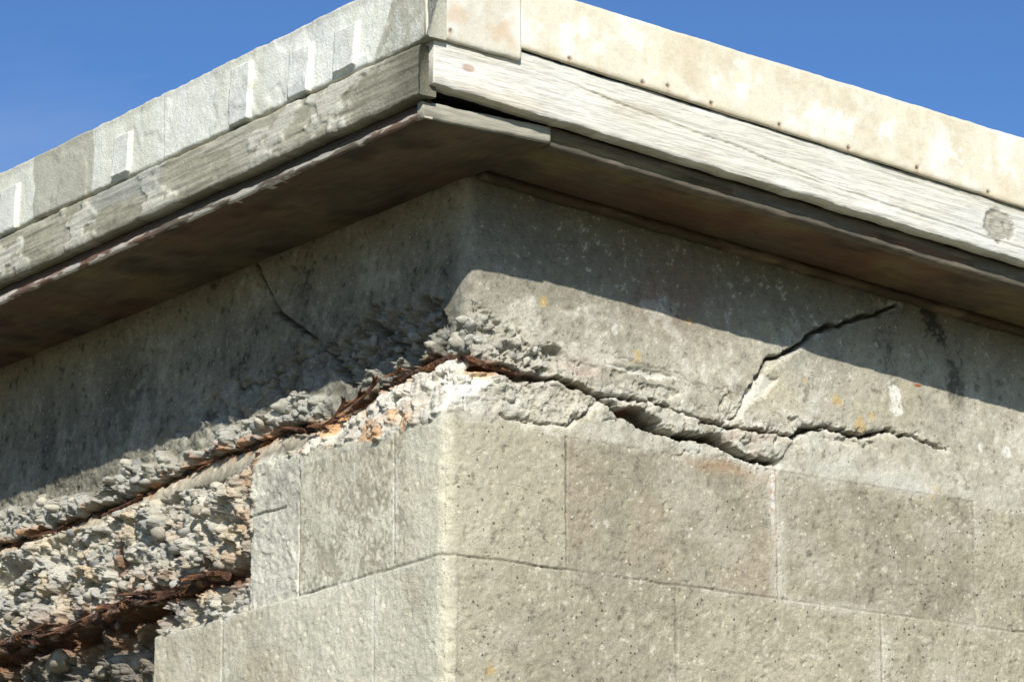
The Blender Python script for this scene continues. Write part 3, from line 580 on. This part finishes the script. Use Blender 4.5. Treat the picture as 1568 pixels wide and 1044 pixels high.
prism('rear_wall',[(0.0,4.9,0),(4.,4.9,0),(4.,5.0,0),(0.0,5.0,0)],[(0.0,4.9,3.31),(4.,4.9,3.0),(4.,5.,3.0),(0.0,5.0,3.31)],cw,M_conc,8)
prism('side_wall',[(3.9,.02,0),(4.,.02,0),(4.,4.89,0),(3.9,4.89,0)],[(3.9,.02,3.01),(4.,.02,3.0),(4.,4.89,3.0),(3.9,4.89,3.01)],cw,M_conc,8)
# ------------------------------------------------------------------ ground
gm,nt,b=new_mat('dry_grass_and_gravel')
tc=nt.nodes.new('ShaderNodeTexCoord');n=nt.nodes.new('ShaderNodeTexNoise');n.inputs['Scale'].default_value=1.5;n.inputs['Detail'].default_value=8;nt.links.new(tc.outputs['Object'],n.inputs['Vector'])
r=nt.nodes.new('ShaderNodeValToRGB');r.color_ramp.elements[0].color=(.05,.058,.03,1);r.color_ramp.elements[1].color=(.13,.12,.08,1);r.color_ramp.elements[0].position=.35;r.color_ramp.elements[1].position=.6
nt.links.new(n.outputs[0],r.inputs[0]);nt.links.new(r.outputs[0],b.inputs['Base Color']);b.inputs['Roughness'].default_value=1
me=bpy.data.meshes.new('ground');me.from_pydata([(-600,-600,0),(600,-600,0),(600,600,0),(-600,600,0)],[],[(0,1,2,3)]);me.materials.append(gm)
sc.collection.objects.link(bpy.data.objects.new('ground',me))
# ------------------------------------------------------------------ light
d=np.array([.65,1.,-.74]);d/=np.linalg.norm(d)
elev=math.asin(-d[2]);rot=math.atan2(-d[0],-d[1])
sun=bpy.data.lights.new('sun','SUN');sun.energy=5.;sun.angle=math.radians(.5);sun.color=(1,.965,.89)
so=bpy.data.objects.new('sun',sun);sc.collection.objects.link(so)
from mathutils import Vector
so.rotation_euler=Vector(d).to_track_quat('-Z','Y').to_euler();so.location=(-3,-5,8)
w=bpy.data.worlds.new('World');sc.world=w;w.use_nodes=True;wn=w.node_tree
sky=wn.nodes.new('ShaderNodeTexSky');sky.sky_type='NISHITA';sky.sun_disc=False;sky.sun_elevation=elev;sky.sun_rotation=rot%(2*math.pi);sky.air_density=1.;sky.dust_density=.2;sky.ozone_density=2.5;sky.altitude=200
ga=wn.nodes.new('ShaderNodeGamma');ga.inputs[1].default_value=1.7;wn.links.new(sky.outputs[0],ga.inputs[0])
sca=wn.nodes.new('ShaderNodeVectorMath');sca.operation='SCALE';sca.inputs['Scale'].default_value=.37;wn.links.new(ga.outputs[0],sca.inputs[0])
tcw=wn.nodes.new('ShaderNodeTexCoord');mpw=wn.nodes.new('ShaderNodeMapping');mpw.inputs['Scale'].default_value=(1,1,2.2);wn.links.new(tcw.outputs['Generated'],mpw.inputs[0])
cn=wn.nodes.new('ShaderNodeTexNoise');cn.inputs['Scale'].default_value=9;cn.inputs['Detail'].default_value=5;cn.inputs['Distortion'].default_value=.6;wn.links.new(mpw.outputs[0],cn.inputs['Vector'])
cr=wn.nodes.new('ShaderNodeMapRange');cr.inputs['From Min'].default_value=.47;cr.inputs['From Max'].default_value=.85;cr.inputs['To Max'].default_value=.30;wn.links.new(cn.outputs[0],cr.inputs[0])
cm=wn.nodes.new('ShaderNodeMix');cm.data_type='RGBA';wn.links.new(cr.outputs[0],cm.inputs[0]);wn.links.new(sca.outputs[0],cm.inputs[6]);cm.inputs[7].default_value=(6,6.6,7.5,1)
bg=wn.nodes['Background'];bg.inputs[1].default_value=.09;wn.links.new(cm.outputs[2],bg.inputs[0])
sc.view_settings.view_transform='Standard';sc.view_settings.look='None';sc.view_settings.exposure=0
# ------------------------------------------------------------------ camera
cam=bpy.data.cameras.new('camera');cam.lens=145.33;cam.sensor_width=36;cam.clip_start=.05;cam.clip_end=3000
co=bpy.data.objects.new('camera',cam);sc.collection.objects.link(co);sc.camera=co
az=math.radians(54.88);th=math.atan(1608/6330)
Fh=Vector((math.cos(az),math.sin(az),0));R_=Vector((math.sin(az),-math.cos(az),0))
loc=-5.75*Fh+.0616*R_;loc.z=1.6;co.location=loc
co.rotation_euler=Vector((Fh.x*math.cos(th),Fh.y*math.cos(th),math.sin(th))).to_track_quat('-Z','Y').to_euler()
